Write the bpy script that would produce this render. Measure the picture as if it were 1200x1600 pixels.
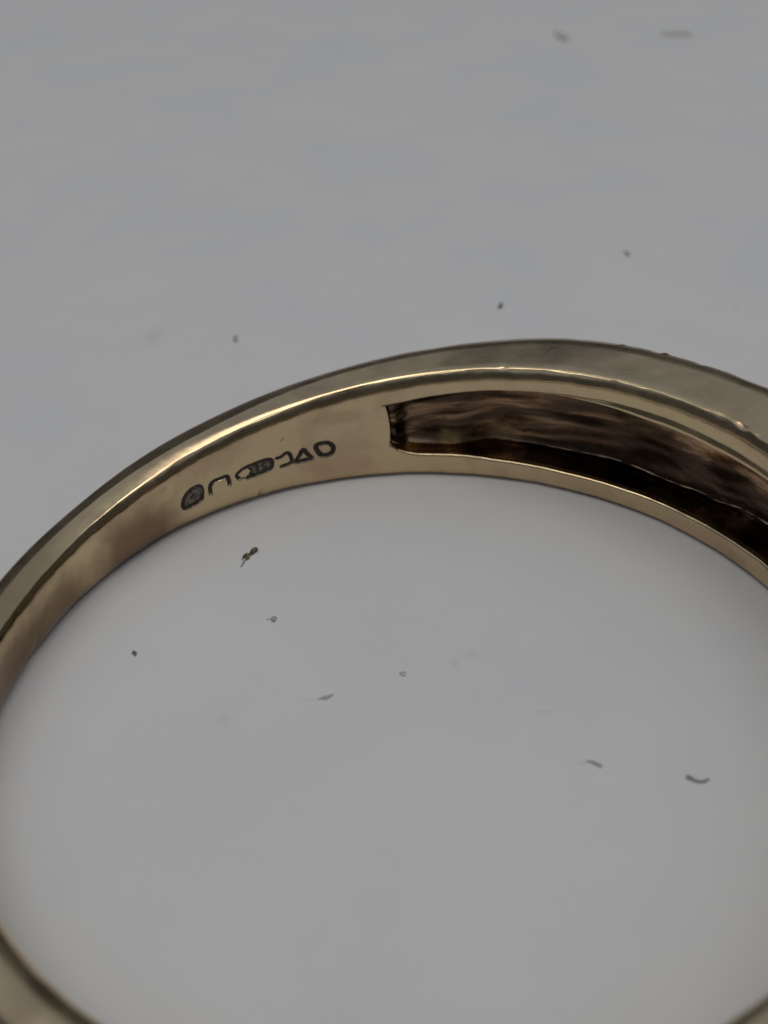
import bpy, math, random
import numpy as np
from mathutils import Matrix, Vector

MM = 0.001
S = bpy.context.scene
for o in list(bpy.data.objects):
    bpy.data.objects.remove(o)

# ---------------------------------------------------------------- camera
cd = bpy.data.cameras.new('camera')
cam = bpy.data.objects.new('camera', cd)
S.collection.objects.link(cam)
cr = Vector((0.9985726766, -0.0323362893, -0.0425085154))
cu = Vector((0.0534098258, 0.6045729318, 0.7947571708))
cf = Vector((0.0, 0.7958931678, -0.6054370863))
M = Matrix.Identity(4)
for i in range(3):
    M[i][0], M[i][1], M[i][2] = cr[i], cu[i], -cf[i]
M[0][3], M[1][3], M[2][3] = -0.54426 * MM, -16.5519 * MM, 18.20268 * MM
cam.matrix_world = M
cd.sensor_fit = 'VERTICAL'
cd.sensor_height = 24.0
cd.lens = 27.0
cd.clip_start = 0.001
cd.clip_end = 20.0
cd.dof.use_dof = True
cd.dof.focus_distance = 28.2 * MM
cd.dof.aperture_fstop = 64.0
S.camera = cam

# ---------------------------------------------------------------- light
W = bpy.data.worlds.new('World')
S.world = W
W.use_nodes = True
bg = W.node_tree.nodes['Background']
bg.inputs[0].default_value = (0.90, 0.96, 1.0, 1)
bg.inputs[1].default_value = 0.05

def area(name, loc, target, sx, sy, radiance, col):
    l = bpy.data.lights.new(name, 'AREA')
    l.shape = 'RECTANGLE'
    l.size, l.size_y = sx, sy
    l.energy = radiance * math.pi * sx * sy
    l.color = col
    o = bpy.data.objects.new(name, l)
    S.collection.objects.link(o)
    o.location = loc
    d = Vector(target) - Vector(loc)
    o.rotation_euler = d.to_track_quat('-Z', 'Y').to_euler()
    return o

area('ceiling_light', (0.1, 0.25, 0.9), (0.1, 0.25, 0), 2.9, 2.9, 0.25, (0.87, 0.97, 1.12))
area('lamp', (0.04, -0.03, 0.55), (0.04, -0.03, 0), 0.80, 0.15, 2.6, (1.0, 0.945, 0.83))

S.render.engine = 'CYCLES'
S.view_settings.view_transform = 'Standard'
S.view_settings.look = 'None'
S.view_settings.gamma = 1.0
S.view_settings.use_curve_mapping = False
S.view_settings.exposure = 0.0

# ---------------------------------------------------------------- materials
def mat(name):
    m = bpy.data.materials.new(name)
    m.use_nodes = True
    nt = m.node_tree
    return m, nt, nt.nodes['Principled BSDF']

def N(nt, t, **kw):
    n = nt.nodes.new(t)
    for k, v in kw.items():
        setattr(n, k, v)
    return n

def noise(nt, co, scale, detail=3.0, rough=0.5, dist=0.0):
    n = N(nt, 'ShaderNodeTexNoise')
    n.inputs['Scale'].default_value = scale
    n.inputs['Detail'].default_value = detail
    n.inputs['Roughness'].default_value = rough
    n.inputs['Distortion'].default_value = dist
    nt.links.new(co, n.inputs['Vector'])
    return n

def ramp(nt, fac, stops):
    r = N(nt, 'ShaderNodeValToRGB')
    e = r.color_ramp.elements
    while len(e) < len(stops):
        e.new(0.5)
    for x, (p, c) in zip(e, stops):
        x.position = p
        x.color = (*c, 1) if len(c) == 3 else c
    nt.links.new(fac, r.inputs[0])
    return r

def g3(v):
    return (v, v, v)

# dark reflections on the shank wall, painted in as brown tarnish: (x, y, z, rx, ry, rz, strength) in mm
REFLECTION_TARNISH = [(-6.7, 6.0, 0.50, 1.3, 1.4, 0.95, 0.85), (-8.3, 3.4, 0.40, 1.2, 2.2, 0.85, 0.85), (-8.75, 0.8, 0.5, 1.0, 2.4, 0.9, 0.8), (-9.1, 3.2, 1.75, 1.2, 2.4, 0.55, 0.40), (-1.6, 8.8, 2.05, 0.7, 0.4, 0.22, 0.25)]
def metal(name, cols, rlo, rhi, nscale, bump=0.0, patches=(), patch_col=(0.20, 0.125, 0.075, 1), streak=False):
    m, nt, b = mat(name)
    tc = N(nt, 'ShaderNodeTexCoord')
    co = tc.outputs['Object']
    nco = co
    if streak:                                         # tooling streaks that run round the ring
        sx = N(nt, 'ShaderNodeSeparateXYZ')
        nt.links.new(co, sx.inputs[0])
        at = N(nt, 'ShaderNodeMath', operation='ARCTAN2')
        nt.links.new(sx.outputs['Y'], at.inputs[0])
        nt.links.new(sx.outputs['X'], at.inputs[1])
        sc = N(nt, 'ShaderNodeMath', operation='MULTIPLY')
        nt.links.new(at.outputs[0], sc.inputs[0])
        sc.inputs[1].default_value = 9.0 * MM * 0.20
        cb = N(nt, 'ShaderNodeCombineXYZ')
        nt.links.new(sc.outputs[0], cb.inputs[0])
        nt.links.new(sx.outputs['Z'], cb.inputs[2])
        nco = cb.outputs[0]
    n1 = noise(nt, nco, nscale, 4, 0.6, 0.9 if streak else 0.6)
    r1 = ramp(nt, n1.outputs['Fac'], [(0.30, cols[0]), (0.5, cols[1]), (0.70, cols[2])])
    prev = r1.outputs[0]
    nw = noise(nt, co, 1100.0, 3, 0.55)
    for (x, y, z, rx, ry, rz, dep) in patches:  # tarnish, painted reflections and painted glints tint the base colour
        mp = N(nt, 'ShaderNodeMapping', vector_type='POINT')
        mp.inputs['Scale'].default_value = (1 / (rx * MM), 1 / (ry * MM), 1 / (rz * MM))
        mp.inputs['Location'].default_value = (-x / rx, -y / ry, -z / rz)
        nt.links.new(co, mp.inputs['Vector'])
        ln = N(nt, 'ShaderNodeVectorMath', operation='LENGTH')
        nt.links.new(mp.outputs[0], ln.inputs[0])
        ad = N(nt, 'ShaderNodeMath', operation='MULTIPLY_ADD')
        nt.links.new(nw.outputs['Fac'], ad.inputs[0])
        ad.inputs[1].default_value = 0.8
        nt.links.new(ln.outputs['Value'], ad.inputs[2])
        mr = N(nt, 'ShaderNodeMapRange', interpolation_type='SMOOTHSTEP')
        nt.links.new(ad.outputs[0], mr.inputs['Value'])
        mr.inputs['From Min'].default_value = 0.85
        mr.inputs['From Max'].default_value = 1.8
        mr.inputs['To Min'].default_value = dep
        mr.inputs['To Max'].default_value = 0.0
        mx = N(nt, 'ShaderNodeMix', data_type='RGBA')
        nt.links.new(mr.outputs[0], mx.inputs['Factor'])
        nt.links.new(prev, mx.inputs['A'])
        mx.inputs['B'].default_value = patch_col
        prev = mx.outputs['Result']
    nt.links.new(prev, b.inputs['Base Color'])
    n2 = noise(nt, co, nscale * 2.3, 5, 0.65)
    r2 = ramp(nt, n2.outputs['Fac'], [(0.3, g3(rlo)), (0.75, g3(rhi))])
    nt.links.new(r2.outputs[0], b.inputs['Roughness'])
    b.inputs['Metallic'].default_value = 1.0
    n3 = noise(nt, co, 9000.0, 4, 0.6)
    n4 = noise(nt, co, 1500.0, 3, 0.5)
    ad = N(nt, 'ShaderNodeMath', operation='MULTIPLY_ADD')
    nt.links.new(n3.outputs['Fac'], ad.inputs[0])
    ad.inputs[1].default_value = 0.25
    nt.links.new(n4.outputs['Fac'], ad.inputs[2])
    bp = N(nt, 'ShaderNodeBump')
    bp.inputs['Strength'].default_value = 1.0
    bp.inputs['Distance'].default_value = bump
    nt.links.new(ad.outputs[0], bp.inputs['Height'])
    nt.links.new(bp.outputs[0], b.inputs['Normal'])
    return m

GOLD = metal('worn_gold', [(0.53, 0.385, 0.25), (0.65, 0.50, 0.315), (0.67, 0.55, 0.32)], 0.13, 0.29, 520.0, 0.004 * MM, REFLECTION_TARNISH)
GLINTS = [(1.35, 9.50, 0.90, 0.33, 0.6, 0.24, 0.9), (0.2, 9.3, 0.75, 0.3, 0.4, 0.10, 0.5)]  # golden glints in the hollow, painted into the patina colour
PATINA = metal('tarnished_gold', [(0.030, 0.022, 0.018), (0.11, 0.070, 0.047), (0.55, 0.35, 0.21)], 0.16, 0.36, 1500.0, 0.014 * MM, GLINTS, (0.85, 0.58, 0.28, 1), True)

m, nt, b = mat('stamp_oxide')
tc = N(nt, 'ShaderNodeTexCoord')
n1 = noise(nt, tc.outputs['Object'], 9000.0, 3)
r1 = ramp(nt, n1.outputs['Fac'], [(0.3, (0.012, 0.009, 0.006)), (0.7, (0.045, 0.034, 0.022))])
nt.links.new(r1.outputs[0], b.inputs['Base Color'])
b.inputs['Roughness'].default_value = 0.6
OXIDE = m

def grit(name, c0, c1):
    m, nt, b = mat(name)
    tc = N(nt, 'ShaderNodeTexCoord')
    n1 = noise(nt, tc.outputs['Object'], 12000.0, 3)
    r1 = ramp(nt, n1.outputs['Fac'], [(0.35, c0), (0.65, c1)])
    nt.links.new(r1.outputs[0], b.inputs['Base Color'])
    b.inputs['Roughness'].default_value = 0.8
    return m

DIRT = grit('stamp_dirt', (0.10, 0.08, 0.06), (0.30, 0.25, 0.19))
GRIT_BROWN = grit('brown_grit', (0.06, 0.045, 0.022), (0.28, 0.22, 0.12))
GRIT_DARK = grit('dark_grit', (0.14, 0.14, 0.13), (0.25, 0.24, 0.22))
GRIT_FIBRE = grit('grey_fibre', (0.22, 0.22, 0.21), (0.34, 0.335, 0.32))
GRIT_GREY = grit('grey_grit', (0.36, 0.355, 0.35), (0.48, 0.475, 0.465))
GRIT_PALE = grit('pale_grit', (0.44, 0.43, 0.39), (0.58, 0.57, 0.53))

# the sheet: smooth off-white with faint mottling and faint smudges (x, y, rx, ry, depth) in mm
SMUDGES = [(0.84, 1.73, 0.20, 0.30, 0.13), (1.24, 1.95, 0.34, 0.30, 0.10), (-4.18, 0.38, 0.34, 0.40, 0.10),
           (-7.88, 17.7, 0.6, 1.1, 0.13), (11.46, 17.6, 0.22, 0.4, 0.10), (2.6, 0.12, 0.42, 0.10, 0.12),
           (-2.35, 0.83, 0.35, 0.08, 0.10), (3.15, -1.30, 0.22, 0.09, 0.13), (5.0, -1.75, 0.5, 0.07, 0.06)]
m, nt, b = mat('white_sheet')
tc = N(nt, 'ShaderNodeTexCoord')
co = tc.outputs['Object']
n1 = noise(nt, co, 170.0, 7, 0.62)
r1 = ramp(nt, n1.outputs['Fac'], [(0.3, (0.680, 0.678, 0.700)), (0.5, (0.712, 0.702, 0.706)), (0.7, (0.742, 0.724, 0.722))])
prev = r1.outputs[0]
nw = noise(nt, co, 2600.0, 3, 0.6)
for (x, y, rx, ry, dep) in SMUDGES:
    mp = N(nt, 'ShaderNodeMapping', vector_type='POINT')
    mp.inputs['Scale'].default_value = (1 / (rx * MM), 1 / (ry * MM), 1)
    mp.inputs['Location'].default_value = (-x / rx, -y / ry, 0)
    nt.links.new(co, mp.inputs['Vector'])
    ln = N(nt, 'ShaderNodeVectorMath', operation='LENGTH')
    nt.links.new(mp.outputs[0], ln.inputs[0])
    ad = N(nt, 'ShaderNodeMath', operation='MULTIPLY_ADD')
    nt.links.new(nw.outputs['Fac'], ad.inputs[0])
    ad.inputs[1].default_value = 0.9
    nt.links.new(ln.outputs['Value'], ad.inputs[2])
    mr = N(nt, 'ShaderNodeMapRange', interpolation_type='SMOOTHSTEP')
    nt.links.new(ad.outputs[0], mr.inputs['Value'])
    mr.inputs['From Min'].default_value = 0.35
    mr.inputs['From Max'].default_value = 1.35
    mr.inputs['To Min'].default_value = dep
    mr.inputs['To Max'].default_value = 0.0
    mx = N(nt, 'ShaderNodeMix', data_type='RGBA')
    nt.links.new(mr.outputs[0], mx.inputs['Factor'])
    nt.links.new(prev, mx.inputs['A'])
    mx.inputs['B'].default_value = (0.16, 0.14, 0.12, 1)
    prev = mx.outputs['Result']
nt.links.new(prev, b.inputs['Base Color'])
b.inputs['Roughness'].default_value = 0.55
b.inputs['Specular IOR Level'].default_value = 0.25
n2 = noise(nt, co, 3500.0, 4, 0.6)
bp = N(nt, 'ShaderNodeBump')
bp.inputs['Strength'].default_value = 0.6
bp.inputs['Distance'].default_value = 0.012 * MM
nt.links.new(n2.outputs['Fac'], bp.inputs['Height'])
nt.links.new(bp.outputs[0], b.inputs['Normal'])
SHEET = m

# ---------------------------------------------------------------- helpers
def mesh_obj(name, verts, faces, material, parent=None, smooth=True, loc=None):
    me = bpy.data.meshes.new(name)
    me.from_pydata([tuple(v) for v in verts], [], [tuple(f) for f in faces])
    me.validate()
    if smooth:
        me.polygons.foreach_set('use_smooth', [True] * len(me.polygons))
    me.materials.append(material)
    me.update()
    o = bpy.data.objects.new(name, me)
    S.collection.objects.link(o)
    if parent:
        o.parent = parent
    if loc:
        o.location = loc
    return o

def tag(o, label=None, cat=None, group=None, kind=None):
    for k, v in (('label', label), ('category', cat), ('group', group), ('kind', kind)):
        if v:
            o[k] = v

def sstep(a, b, x):
    t = np.clip((x - a) / (b - a), 0, 1)
    return t * t * (3 - 2 * t)

# ---------------------------------------------------------------- setting: the sheet
hx, hy, th = 150 * MM, 150 * MM, 0.3 * MM
v = [(sx * hx, sy * hy + 30 * MM, z) for z in (-th, 0) for sx, sy in ((-1, -1), (1, -1), (1, 1), (-1, 1))]
sheet = mesh_obj('white_sheet', v, [(3, 2, 1, 0), (4, 5, 6, 7), (0, 1, 5, 4), (1, 2, 6, 5), (2, 3, 7, 6), (3, 0, 4, 7)], SHEET, smooth=False)
tag(sheet, 'plain white sheet the ring lies on', 'sheet', kind='structure')

# ---------------------------------------------------------------- the ring
ring = bpy.data.objects.new('gold_ring', None)
S.collection.objects.link(ring)
ring.empty_display_size = 0.005
tag(ring, 'worn yellow gold ring lying on its side, hallmarked inside, with hollowed head', 'ring')

RC = [8.9972, 0.0121, -0.0481, -0.0012, -0.0321, -0.0141, -0.0116, -0.023, 0.0524]
HC = [2.5769, 1.0087, 0.3185, -0.0495, 0.1165, -0.055, -0.0439, -0.0018, -0.0086]
def four(c, a):
    o = c[0] + 0 * a
    for k in range(1, 5):
        o = o + c[2 * k - 1] * np.cos(k * a) + c[2 * k] * np.sin(k * a)
    return o
inner_r = lambda deg: four(RC, np.radians(deg))
height = lambda deg: four(HC, np.radians(deg))

HEAD = 25.0
def dhead(deg):
    return np.abs((deg - HEAD + 180) % 360 - 180)
TX = [0, 13, 22, 32, 41, 46, 53, 63, 73, 84, 95, 101, 107, 113, 120, 127, 180]
TY = [2.25, 2.22, 2.17, 2.19, 2.18, 2.06, 1.88, 1.67, 1.51, 1.45, 1.33, 1.28, 1.23, 1.14, 1.09, 1.09, 1.12]
def smooth_table(X, Y, x, w=3.0):
    acc = 0
    for k in (-2, -1, 0, 1, 2):
        acc = acc + np.interp(x + k * w / 2, X, Y)
    return acc / 5
def headness(deg):
    return 1 - sstep(72, 112, dhead(deg))
def thick(deg):
    return smooth_table(TX, TY, dhead(deg))

# opening of the hollow: lower edge, upper lip, upper deep edge (heights in mm)
HOL_A, HOL_B = -42.0, 92.0
def fold(deg):
    """angle mirrored about the head so that both ends of the hollow are alike"""
    return HEAD + dhead(deg)
def z_low(d):
    return np.interp(fold(d), [25, 42, 61, 68, 74, 79.5, 83.5, 87, 89, 90.5, 91.5, 92, 100, 125], [0.58, 0.55, 0.53, 0.55, 0.58, 0.63, 0.63, 0.63, 0.70, 0.80, 0.93, 1.03, 1.05, 0.9])
def z_lip(d):
    return smooth_table([25, 32, 39, 46, 54, 63, 71, 77, 83, 89, 93, 105, 125, 160], [3.02, 3.04, 3.07, 3.09, 3.05, 2.95, 2.84, 2.73, 2.57, 2.38, 2.26, 1.95, 1.5, 1.2], fold(d), 2.0)
def z_deep(d):
    return z_lip(d) - smooth_table([25, 38, 50, 62, 72], [0.29, 0.33, 0.30, 0.12, 0.02], fold(d), 2.0)

# hallmark strokes on the inner wall as (degrees, mm), one entry for each punched mark
MARKS = {
 'shield': (0.050, [[(128.69, .71), (128.65, .90), (127.98, 1.06), (126.82, 1.16), (125.38, 1.15), (124.85, 1.05), (124.94, .80), (125.51, .72), (127.0, .68), (128.69, .71)],
                    [(127.11, .88), (126.33, 1.01), (125.84, .87)]]),
 'arch': (0.046, [[(123.44, .78), (123.48, .99), (122.89, 1.11), (121.62, 1.11), (120.14, 1.12), (119.96, .96), (119.92, .84)]]),
 'lozenge': (0.040, [[(118.08, .90), (118.67, 1.03), (117.9, 1.12), (116.62, 1.19), (114.79, 1.20), (113.3, 1.22), (112.29, 1.19), (112.03, 1.07), (112.32, .92), (113.37, .87), (115.43, .85), (116.7, .85)],
                     [(116.35, 1.10), (115.75, 1.10), (116.0, 1.02), (115.7, .95), (116.3, .93)],
                     [(115.15, 1.11), (114.5, 1.11), (114.9, .93)],
                     [(113.2, 1.12), (113.87, 1.11), (113.86, 1.02), (113.26, 1.02), (113.3, .94), (113.95, .93)]]),
 'letter_j': (0.040, [[(111.3, 1.16), (110.45, 1.18), (109.55, 1.28), (108.92, 1.20), (108.77, 1.04), (108.57, .96), (109.45, .89), (110.64, .88)]]),
 'letter_a': (0.044, [[(108.18, .91), (107.31, 1.11), (106.62, 1.29), (105.99, 1.08), (105.25, .92)], [(108.18, .91), (106.59, .91), (105.25, .92)]]),
 'letter_d': (0.050, [[(104.63, 1.31), (104.17, 1.08), (103.58, .95), (102.59, .93), (101.64, 1.0), (101.41, 1.15), (101.92, 1.28), (102.89, 1.33), (104.63, 1.31)]]),
}
MMDEG = 9.0 * math.pi / 180
def round_path(pts, it=2):
    P = [np.array((a * MMDEG, z)) for a, z in pts]
    closed = np.allclose(P[0], P[-1])
    for _ in range(it):
        Q = [] if closed else [P[0]]
        for a, b_ in zip(P[:-1], P[1:]):
            Q += [a * .75 + b_ * .25, a * .25 + b_ * .75]
        Q = Q + [Q[0]] if closed else Q + [P[-1]]
        P = Q
    return P
def seg_dist(U, V, P):
    best = np.full(U.shape, 1e9)
    for a, b_ in zip(P[:-1], P[1:]):
        d = b_ - a
        L = d @ d + 1e-12
        t = np.clip(((U - a[0]) * d[0] + (V - a[1]) * d[1]) / L, 0, 1)
        best = np.minimum(best, np.hypot(U - a[0] - t * d[0], V - a[1] - t * d[1]))
    return best

# columns (angle) : dense at the hallmarks and at the ends of the hollow
def span(a, b_, st):
    return np.arange(a, b_ - 1e-6, st)
cols = np.concatenate([span(-60, -45, .5), span(-45, -30, .2), span(-30, 76, .3), span(76, 96, .12), span(96, 131, .06), span(131, 180, .3), span(180, 300, .6)])
nc = len(cols)
i_end = int(np.argmin(np.abs(cols - HOL_B)))
i_beg = int(np.argmin(np.abs(cols - HOL_A)))
inhol = np.zeros(nc, bool)
inhol[i_beg:i_end + 1] = True
rng = np.random.RandomState(4)
ri, Hh, tt, kk = inner_r(cols), height(cols), thick(cols), headness(cols)
ri = ri - 0.12 * sstep(190, 215, cols) - 0.12 * (1 - sstep(-60, -20, cols))
zl, za, zb = z_low(cols), z_lip(cols), z_deep(cols)
def wob(x, seed, amp, freqs):
    r_ = np.random.RandomState(seed)
    o = 0 * x
    for f_ in freqs:
        o = o + amp * r_.uniform(.4, 1) * np.sin(x * f_ + r_.uniform(0, 6.28))
    return o

NA, NB1, NB2, NB3, NB4, NC = 50, 16, 44, 12, 8, 26
NB = NB1 + NB2 + NB3 + NB4
rho_rows, z_rows = [], []          # each an array over the columns
# A: foot of the inner wall up to the lower edge of the hollow
for j in range(NA):
    u = j / NA
    z = zl * u
    foot = np.clip(1 - z / (0.48 - 0.26 * kk), 0, 1)
    rho_rows.append((0.26 - 0.14 * kk) * foot ** 2)
    z_rows.append(z + 0.0)
# B: the hollow, as a path (depth, height) from the lower edge to the upper lip
D = np.minimum(tt - 0.42, 1.08)
fo = fold(cols)
Dend = 0.30 + 0.32 * (1 - sstep(88, 91.6, fo)) + (D - 0.62) * (1 - sstep(74.5, 81.5, fo))
Dend = np.minimum(Dend, D)
wave = smooth_table([-45, -30, -12, 2, 14, 22, 30, 35.7, 38.3, 41, 45.3, 47.4, 51.6, 56, 62, 70, 80], [0, .05, -.03, .06, .10, .16, .16, .12, -.05, .03, -.06, -.06, .02, .07, .0, .0, .0], cols, 1.4)
wave = wave * (1 - sstep(60, 80, fo) * 0.6)
path_r, path_z = [], []
for j in range(NB1):                                   # rounded rim, then the lower ledge
    u = j / NB1
    if j <= 5:
        a = j / 5 * math.pi / 2
        r_, z_ = 0.10 * (1 - math.cos(a)) * (0.6 + 0.4 * 1) + 0 * cols, zl + 0.07 * math.sin(a)
    else:
        w = (j - 5) / (NB1 - 5)
        r_ = 0.10 + (Dend - 0.10) * w
        z_ = zl + 0.07 + (0.06 + wave) * w ** 1.5 - 0.05 * np.sin(math.pi * w)
    path_r.append(r_); path_z.append(z_)
for j in range(NB2):                                   # floor
    w = j / NB2
    z0, z1 = zl + 0.13 + wave, zb + 0.02
    bul = 0.30 * w ** 2.2 - 0.20 * (1 - w) ** 8
    env = math.sin(math.pi * w) ** 0.7
    rip = env * (wob(cols * .13 + 9 * w, 11, 0.030, [.6, 1.1, 1.9]) + wob(cols * .26 - 16 * w, 5, 0.013, [.5, .9, 1.3]) + wob(cols * .42 + 5 * w, 8, 0.012, [.6, 1.3]))
    r_ = Dend + np.minimum(bul + rip, 0.34)
    path_r.append(r_); path_z.append(z0 + (z1 - z0) * w)
for j in range(NB3):                                   # overhang back to the step
    w = j / NB3
    path_r.append(Dend + (0.165 - Dend) * w)
    path_z.append(zb + 0.02 + 0.10 * math.sin(math.pi * w) - 0.03 * w)
STEP = [(0.165, -0.01), (0.12, 0.02), (0.105, 0.07), (0.13, 0.30), (0.18, 0.65), (0.21, 0.92), (0.10, 0.985), (0.03, 0.99)]
for r0_, w in STEP:                                    # step under the lip
    path_r.append(r0_ + 0 * cols)
    path_z.append(zb + (za - zb) * w)
for j in range(NB):
    u = j / NB
    flat = zl + (za - zl) * u
    rho_rows.append(np.where(inhol, path_r[j], 0.0))
    # next to the hollow's ends the rows keep their places on the wall
    z_rows.append(np.where(inhol, path_z[j], flat))
# end columns of the hollow lie on the wall itself so that the end wall is one strip
for i in (i_beg, i_end):
    for j in range(NB):
        rho_rows[NA + j][i] = 0.02
        z_rows[NA + j][i] = zl[i] + (za[i] - zl[i]) * j / NB
for i, s in ((i_beg + 1, 1), (i_end - 1, -1)):
    for j in range(NB):
        w = j / NB
        rho_rows[NA + j][i] = 0.05
        z_rows[NA + j][i] = zl[i] + (za[i] - zl[i]) * w
# C: upper strip of the wall with its soft fillet
fh = 0.36 + 0 * kk
for j in range(NC):
    u = j / (NC - 1)
    z = za + (Hh - za) * u ** 0.8
    w = np.clip((z - (Hh - fh)) / fh, 0, 1)
    rho_rows.append(0.13 * w ** 2.0)
    z_rows.append(z)
n_inner = len(rho_rows)
fl = 0.13
# D: top face : inner bevel, flat, falling outer slope, tight rounded shoulder
def top_path(t, H, k):
    w_in = 0.39 * (1 - k) + 0.085 * k
    s_in = 0.50 * (1 - k) + 0.62 * k
    aw = 0.24 + 0 * k
    bh = 0.42 + 0 * k
    f0 = 0.13 + w_in
    o0 = f0 * (1 - k) + (t - aw - 0.27) * k
    o0 = np.maximum(o0, f0 + 0.01)
    o1 = np.maximum(t - aw, o0 + 0.02)
    s_o = 0.30
    R_, Z_ = [], []
    for j in range(1, 11):
        u = j / 10
        R_.append(0.13 + w_in * u)
        Z_.append(H + s_in * w_in * (u - u ** 4 / 4))
    z1 = H + s_in * w_in * 0.75
    for j in range(1, 7):
        R_.append(f0 + (o0 - f0) * j / 6)
        Z_.append(z1 + 0 * k)
    for j in range(1, 11):
        u = j / 10
        R_.append(o0 + (o1 - o0) * u)
        Z_.append(z1 - (o1 - o0) * (0.21 * u + 0.05 * u * u))
    z2 = Z_[-1]
    ph0 = math.atan(s_o * 0.24 / 0.42)
    for j in range(1, 11):
        f_ = ph0 + j / 10 * (math.pi / 2 - ph0)
        R_.append(o1 + (t - o1) * (math.sin(f_) - math.sin(ph0)) / (1 - math.sin(ph0)))
        Z_.append(z2 - bh * (math.cos(ph0) - math.cos(f_)))
    return R_, Z_
NTOP = 36
tr, tz = top_path(tt, Hh, kk)
rho_rows += tr
z_rows += tz
zt, bh = tz[-1], 0.0
# E: outer wall, gently bulged, and the underside
zo = zt - bh
for j in range(1, 13):
    u = j / 12
    rho_rows.append(tt + 0.10 * math.sin(math.pi * u) * (1 - 0.3 * u) - 0.10 * u * u)
    z_rows.append(zo + (0.32 - zo) * u)
for j in range(1, 9):
    f_ = j / 8 * math.pi / 2
    rho_rows.append(tt - 0.10 - 0.32 * (1 - math.cos(f_)))
    z_rows.append(0.32 - 0.32 * math.sin(f_) + 0 * cols)
for j in range(1, 6):
    u = j / 6
    rho_rows.append((tt - 0.42) * (1 - u) + (0.26 - 0.14 * kk) * u)
    z_rows.append(0.0 * cols)
RHO = np.array(rho_rows)
Z = np.array(z_rows)
nr = len(RHO)
A2 = np.broadcast_to(cols, RHO.shape).copy()

# hand-worked unevenness, wear and dents
U = A2 * MMDEG
und = 0.006 * np.sin(U * 1.9 + Z * 1.3) + 0.005 * np.sin(U * 3.7 - Z * 2.1 + 1) + 0.003 * np.sin(U * 7.1 + Z * 4.0 + 2) + 0.0015 * np.sin(U * 15.0 + Z * 6 + 1)
rowi = np.arange(nr)[:, None]
RHO += und * (rowi < n_inner)
top = (rowi >= n_inner) & (rowi < n_inner + NTOP)
Z += top * (0.006 * np.sin(U * 1.3 + RHO * 1.2) + 0.0018 * np.sin(U * 3.1 + RHO * 2 + 1) + 0.0006 * np.sin(U * 7.3 + RHO * 3 + 2))
def gauss(c, w):
    return np.exp(-((A2 - c) / w) ** 2)
edge = np.exp(-((rowi - (n_inner + 3)) / 5.0) ** 2)
Z -= edge * (0.012 * gauss(73.0, 0.5) + 0.026 * gauss(33.2, 1.0) + 0.018 * gauss(36.8, 1.4) + 0.018 * gauss(30.4, .9))
RHO += edge * (0.03 * gauss(33.2, 1.2) - 0.02 * gauss(31.5, 1.0))
sh = np.exp(-((rowi - (n_inner + 27)) / 3.5) ** 2)
Z -= sh * (-0.035 * gauss(52.0, 0.35) + 0.02 * gauss(53.2, .5) + 0.02 * gauss(47, .4) - 0.015 * gauss(58, .3) + 0.012 * gauss(64, .8) + 0.02 * gauss(40, 2.0) + 0.015 * gauss(84, 2.0))
# crease of an old join across the shank wall, notch at the foot, small scrape
wallrow = rowi < n_inner
RHO += wallrow * (0.035 * np.exp(-((A2 - 157.5 - (1.0 - Z) * 9) / 1.6) ** 2) * sstep(1.25, 0.9, Z))
RHO += wallrow * (0.05 * gauss(114.6, 0.5) * np.exp(-((Z - 0.22) / 0.14) ** 2) + 0.02 * np.exp(-(((A2 - 110.0) + (Z - 1.75) * 7) / .5) ** 2) * np.exp(-((Z - 1.75) / .10) ** 2))

brow = (rowi >= NA) & (rowi < NA + NB)
wB = np.clip((Z - zl[None, :]) / (za - zl)[None, :], 0, 1)
A2 = A2 - brow * gauss(HOL_B, 1.5) * (0.32 * (4 * wB * (1 - wB)) ** 0.8 - 0.45 * wB ** 2)

# punch the hallmarks into the wall
sub = (cols > 98) & (cols < 131)
ci = np.where(sub)[0]
jr = np.arange(0, NA + NB)
UU = (A2[np.ix_(jr, ci)]) * MMDEG
VV = Z[np.ix_(jr, ci)]
dep = np.zeros(UU.shape)
PATHS = {}
for nm, (hw, strokes) in MARKS.items():
    PATHS[nm] = []
    for si, st in enumerate(strokes):
        P = round_path(st)
        h_ = 1.2 * hw * (0.55 if si and nm in ('lozenge', 'shield') else 1.0)
        PATHS[nm].append((P, h_))
        d = seg_dist(UU, VV, P)
        dep = np.maximum(dep, 0.055 * np.clip(1 - (d / (h_ * 1.25)) ** 2, 0, 1))
        dep = np.maximum(dep, -0.012 * np.exp(-((d - h_ * 1.6) / 0.03) ** 2) * (dep <= 0)) if False else dep
FILL = {}
def inside(U_, V_, P):
    c = np.zeros(U_.shape, bool)
    for a, b_ in zip(P, P[1:] + P[:1]):
        cond = ((a[1] > V_) != (b_[1] > V_))
        c ^= cond & (U_ < (b_[0] - a[0]) * (V_ - a[1]) / (b_[1] - a[1] + 1e-12) + a[0])
    return c
for nm in ('shield', 'lozenge'):
    FILL[nm] = PATHS[nm][0][0]
    dep = np.maximum(dep, 0.036 * inside(UU, VV, FILL[nm]))
RHO[np.ix_(jr, ci)] += dep

ang = np.radians(A2)
RAD = ri[None, :] + RHO
X = RAD * np.cos(ang) * MM
Y = RAD * np.sin(ang) * MM
ZZ = np.maximum(Z, 0.0) * MM + 0.00001 * MM
VERT = np.stack([X, Y, ZZ], -1).reshape(-1, 3)

J, I = np.meshgrid(np.arange(nr), np.arange(nc), indexing='ij')
J2, I2 = (J + 1) % nr, (I + 1) % nc
quads = np.stack([J * nc + I, J2 * nc + I, J2 * nc + I2, J * nc + I2], -1)
hol_mask = (J >= NA + 6) & (J < NA + NB - NB4) & (I >= i_beg) & (I < i_end)

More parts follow.
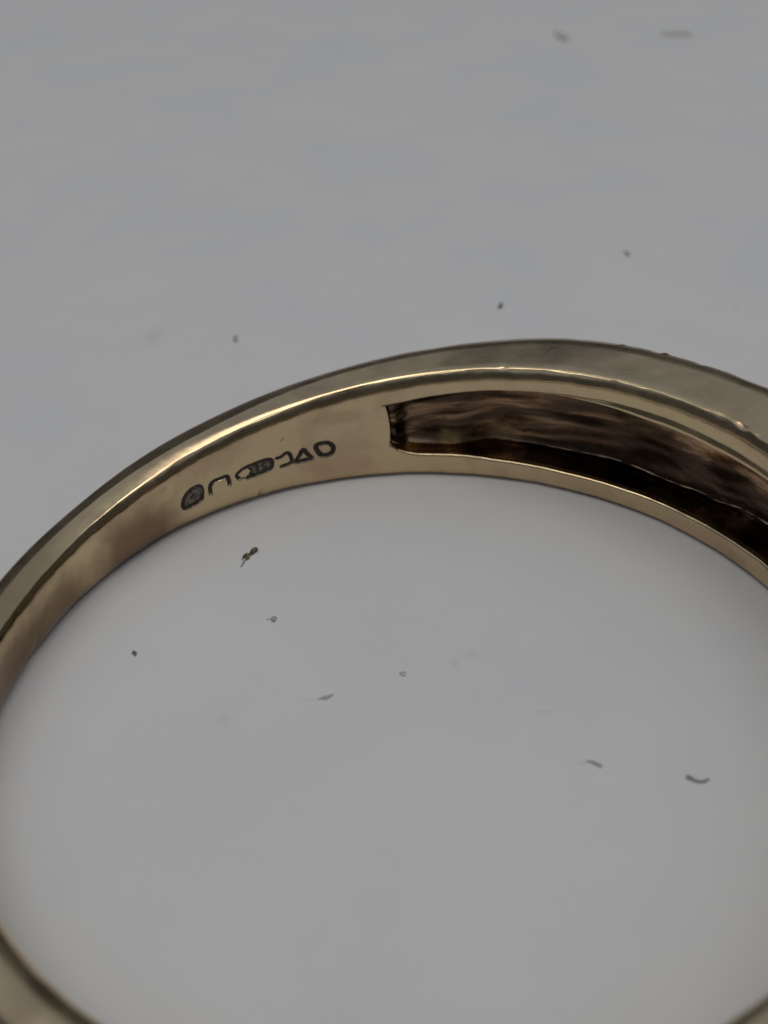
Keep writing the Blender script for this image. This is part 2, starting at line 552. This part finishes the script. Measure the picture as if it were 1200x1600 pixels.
def grid_obj(name, q, material):
    used, inv = np.unique(q.reshape(-1), return_inverse=True)
    me = bpy.data.meshes.new(name)
    vv = VERT[used]
    me.vertices.add(len(vv))
    me.vertices.foreach_set('co', vv.reshape(-1).astype(np.float32))
    ff = inv.reshape(-1, 4)
    me.loops.add(ff.size)
    me.loops.foreach_set('vertex_index', ff.reshape(-1).astype(np.int32))
    me.polygons.add(len(ff))
    me.polygons.foreach_set('loop_start', np.arange(0, ff.size, 4, dtype=np.int32))
    me.polygons.foreach_set('loop_total', np.full(len(ff), 4, dtype=np.int32))
    me.update(calc_edges=True)
    me.polygons.foreach_set('use_smooth', np.ones(len(ff), dtype=bool))
    me.materials.append(material)
    me.validate()
    me.update()
    o = bpy.data.objects.new(name, me)
    S.collection.objects.link(o)
    o.parent = ring
    return o
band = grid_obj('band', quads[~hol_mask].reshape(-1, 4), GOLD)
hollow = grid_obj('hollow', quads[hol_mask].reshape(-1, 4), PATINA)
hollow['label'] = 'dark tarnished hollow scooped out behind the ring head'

# worn casting seam along the foot of the hollow's floor
vs, fs = [], []
sel = [i for i in range(nc) if 24 < cols[i] < 74][::2]
for n_, i in enumerate(sel):
    a_ = math.radians(cols[i])
    rd = 0.016 + 0.012 * math.sin(cols[i] * 0.9) + 0.008 * math.sin(cols[i] * 2.3 + 1)
    rd = max(rd, 0.004)
    R0, z0 = ri[i] + Dend[i] - 0.16, zl[i] + 0.13 + wave[i] + 0.05
    for c in range(8):
        f_ = c * math.pi / 4
        R_ = R0 + rd * 1.6 * math.cos(f_)
        vs.append((R_ * math.cos(a_) * MM, R_ * math.sin(a_) * MM, (z0 + rd * math.sin(f_)) * MM))
    if n_:
        b0 = (n_ - 1) * 8
        for c in range(8):
            fs.append((b0 + c, b0 + (c + 1) % 8, b0 + 8 + (c + 1) % 8, b0 + 8 + c))
SEAM = metal('bare_bronze', [(0.50, 0.34, 0.22), (0.75, 0.53, 0.36), (0.88, 0.66, 0.46)], 0.30, 0.45, 900.0, 0.004 * MM)
seam = mesh_obj('casting_seam', vs, fs, SEAM, hollow)

# dark oxide lying in the punched strokes, one part for each mark
STAMP_LABEL = {'shield': 'rounded shield-shaped date mark', 'arch': 'small arch-shaped mark', 'lozenge': 'long mark with numerals inside',
               'letter_j': 'punched letter J', 'letter_a': 'punched letter A', 'letter_d': 'punched letter D'}
for nm, lst in PATHS.items():
    vs, fs = [], []
    for P, h_ in lst:
        n = len(P)
        closed = np.allclose(P[0], P[-1])
        for k in range(n):
            a = P[(k - 1) % n if k or not closed else n - 2] if (k or closed) else P[0]
            c = P[k + 1] if k < n - 1 else (P[1] if closed else P[-1])
            t = (c - a) / (np.linalg.norm(c - a) + 1e-9)
            nn = np.array((-t[1], t[0]))
            w_ = h_ * 0.92 * (1 + 0.18 * math.sin(k * 1.7 + h_ * 900))
            for s, dd in ((-1, 0.016), (0, 0.023), (1, 0.016)):
                q = P[k] + nn * w_ * s
                a_ = q[0] / MMDEG
                u_ = 0.006 * math.sin(q[0] * 1.9 + q[1] * 1.3) + 0.005 * math.sin(q[0] * 3.7 - q[1] * 2.1 + 1) + 0.003 * math.sin(q[0] * 7.1 + q[1] * 4.0 + 2)
                R_ = float(inner_r(a_)) + u_ + dd
                vs.append((R_ * math.cos(math.radians(a_)) * MM, R_ * math.sin(math.radians(a_)) * MM, q[1] * MM))
        b0 = len(vs) - 3 * n
        for k in range(n - 1):
            for s in (0, 1):
                i0 = b0 + 3 * k + s
                fs.append((i0, i0 + 1, i0 + 4, i0 + 3))
    nstroke = len(fs)
    if nm in FILL:                                     # brown dirt in the sunken field of the mark
        b0 = len(vs)
        Pf = FILL[nm][:-1] if np.allclose(FILL[nm][0], FILL[nm][-1]) else FILL[nm]
        cen = np.mean(Pf, axis=0)
        for q in [cen] + list(Pf):
            a_ = q[0] / MMDEG
            R_ = float(inner_r(a_)) + 0.029
            vs.append((R_ * math.cos(math.radians(a_)) * MM, R_ * math.sin(math.radians(a_)) * MM, q[1] * MM))
        for k in range(len(Pf)):
            fs.append((b0, b0 + 1 + k, b0 + 1 + (k + 1) % len(Pf)))
    st = mesh_obj('hallmark_stamp', vs, fs, OXIDE, ring)
    st.data.materials.append(DIRT)
    for p_ in st.data.polygons:
        if p_.index >= nstroke:
            p_.material_index = 1
    st['label'] = STAMP_LABEL[nm]

# ---------------------------------------------------------------- specks of dirt on the sheet
def lump(name, blobs, material, label, cat, group=None, seed=0):
    """blobs: (x, y, z, rx, ry, rz, rot) ellipsoids in mm, roughened and joined to one speck"""
    r_ = random.Random(seed)
    vs, fs = [], []
    ox, oy = blobs[0][0], blobs[0][1]
    for (x, y, z, rx, ry, rz, rot) in blobs:
        b0 = len(vs)
        nu, nv = 12, 7
        ph = [r_.uniform(0, 6.28) for _ in range(4)]
        for a in range(nv + 1):
            la = -math.pi / 2 + math.pi * a / nv
            for c in range(nu):
                lo = 2 * math.pi * c / nu
                k = 1 + 0.18 * math.sin(2 * lo + ph[0]) * math.cos(la) + 0.14 * math.sin(3 * lo + 2 * la + ph[1]) * math.cos(la) + r_.uniform(-.09, .09)
                k *= 0.86
                px, py, pz = rx * k * math.cos(la) * math.cos(lo), ry * k * math.cos(la) * math.sin(lo), rz * k * math.sin(la)
                qx, qy = px * math.cos(rot) - py * math.sin(rot), px * math.sin(rot) + py * math.cos(rot)
                vs.append(((x + qx - ox) * MM, (y + qy - oy) * MM, max(0.002, z + pz) * MM))
        for a in range(nv):
            for c in range(nu):
                c2 = (c + 1) % nu
                fs.append((b0 + a * nu + c, b0 + a * nu + c2, b0 + (a + 1) * nu + c2, b0 + (a + 1) * nu + c))
    o = mesh_obj(name, vs, fs, material, loc=(ox * MM, oy * MM, 0))
    tag(o, label, cat, group)
    return o

def fibre(name, pts, radii, material, label, cat, group=None):
    vs, fs = [], []
    P = [Vector(p) for p in pts]
    o0 = P[0].copy(); o0.z = 0
    for _ in range(2):
        Q = [P[0]]
        R = [radii[0]]
        for a, b_, ra, rb in zip(P[:-1], P[1:], radii[:-1], radii[1:]):
            Q += [a.lerp(b_, .25), a.lerp(b_, .75)]
            R += [ra * .75 + rb * .25, ra * .25 + rb * .75]
        P, radii = Q + [P[-1]], R + [radii[-1]]
    ns = 8
    for k, p in enumerate(P):
        t = (P[min(k + 1, len(P) - 1)] - P[max(k - 1, 0)]).normalized()
        s = Vector((-t.y, t.x, 0)).normalized()
        u = t.cross(s)
        for c in range(ns):
            a = 2 * math.pi * c / ns
            q = p + (s * math.cos(a) + u * math.sin(a)) * radii[k] * 0.8 - o0
            vs.append((q.x * MM, q.y * MM, max(q.z, 0.002) * MM))
    for k in range(len(P) - 1):
        for c in range(ns):
            c2 = (c + 1) % ns
            fs.append((k * ns + c, k * ns + c2, (k + 1) * ns + c2, (k + 1) * ns + c))
    fs.append(tuple(range(ns - 1, -1, -1)))
    fs.append(tuple(range((len(P) - 1) * ns, len(P) * ns)))
    o = mesh_obj(name, vs, fs, material, loc=(o0.x * MM, o0.y * MM, 0))
    tag(o, label, cat, group)
    return o

G = 'specks of dirt on the sheet'
crumb = lump('crumb', [(-4.04, 5.78, .05, .10, .12, .08, .6), (-3.86, 5.99, .06, .075, .15, .09, -.5), (-3.95, 5.90, .03, .08, .07, .05, .8)], GRIT_BROWN,
     'dark brown two-lobed crumb with a thin tail below the hallmarks', 'crumb', G, 1)
tail = fibre('tail', [(-4.07, 5.72, .03), (-4.10, 5.58, .02), (-4.15, 5.44, .02)], [.05, .035, .02], GRIT_GREY, None, None)
tail.parent = crumb
tail.location = Vector((-4.07, 5.72, 0)) * MM - crumb.location
lump('speck', [(-3.25, 3.456, .03, .075, .10, .05, .2), (-3.36, 3.47, .0, .08, .03, .015, .1)], GRIT_GREY, 'small round grey speck beyond the brown crumb, toward the middle of the opening', 'speck', G, 2)
lump('speck', [(-6.393, 2.566, .03, .05, .075, .05, .9), (-6.36, 2.50, .02, .035, .04, .03, 0)], GRIT_DARK, 'tiny black speck alone inside the opening near the thin shank', 'speck', G, 3)
lump('speck', [(-2.00, .873, .012, .11, .075, .02, .3), (-1.92, .92, .006, .08, .04, .012, .5), (-2.12, .85, .004, .08, .03, .01, .1)], GRIT_GREY, 'flat smeared grey speck near the middle of the ring opening', 'speck', G, 4)
lump('speck', [(-.313, 1.461, .01, .10, .075, .02, -.2)], GRIT_PALE, 'faint pale grey speck at the centre of the ring opening', 'speck', G, 5)
fibre('lint', [(3.25, -1.27, .015), (3.36, -1.29, .03), (3.44, -1.35, .03), (3.53, -1.42, .02)], [.015, .03, .045, .04], GRIT_GREY, 'short grey lint thread with a thick dark end inside the opening', 'lint', G)
fibre('fibre', [(5.15, -1.80, .04), (5.22, -1.86, .04), (5.34, -1.94, .03), (5.45, -1.945, .03), (5.56, -1.88, .02)], [.048, .042, .03, .034, .026], GRIT_FIBRE, 'dark curved fibre with a knobbed end inside the opening, below the hollow', 'fibre', G)
lump('speck', [(-5.114, 17.175, .04, .09, .24, .06, .1)], GRIT_GREY, 'grey upright speck outside the ring, beyond the hallmarked shank', 'speck', G, 6)
lump('speck', [(3.753, 18.47, .04, .07, .26, .06, -.35)], GRIT_DARK, 'slanted dark speck outside the ring, beyond the start of the hollow', 'speck', G, 7)
lump('speck', [(8.746, 22.0, .04, .085, .27, .06, .1)], GRIT_GREY, 'grey speck outside the ring, beyond the thick head', 'speck', G, 8)
lump('speck', [(10.70, 50.0, .08, .26, .95, .12, .15)], GRIT_PALE, 'large blurred olive speck far behind the ring head', 'speck', G, 9)
fibre('lint', [(16.1, 49.3, .04), (16.9, 49.35, .04), (17.6, 48.9, .04)], [.10, .16, .14], GRIT_PALE, 'blurred pale grey lint dash far behind the ring', 'lint', G)
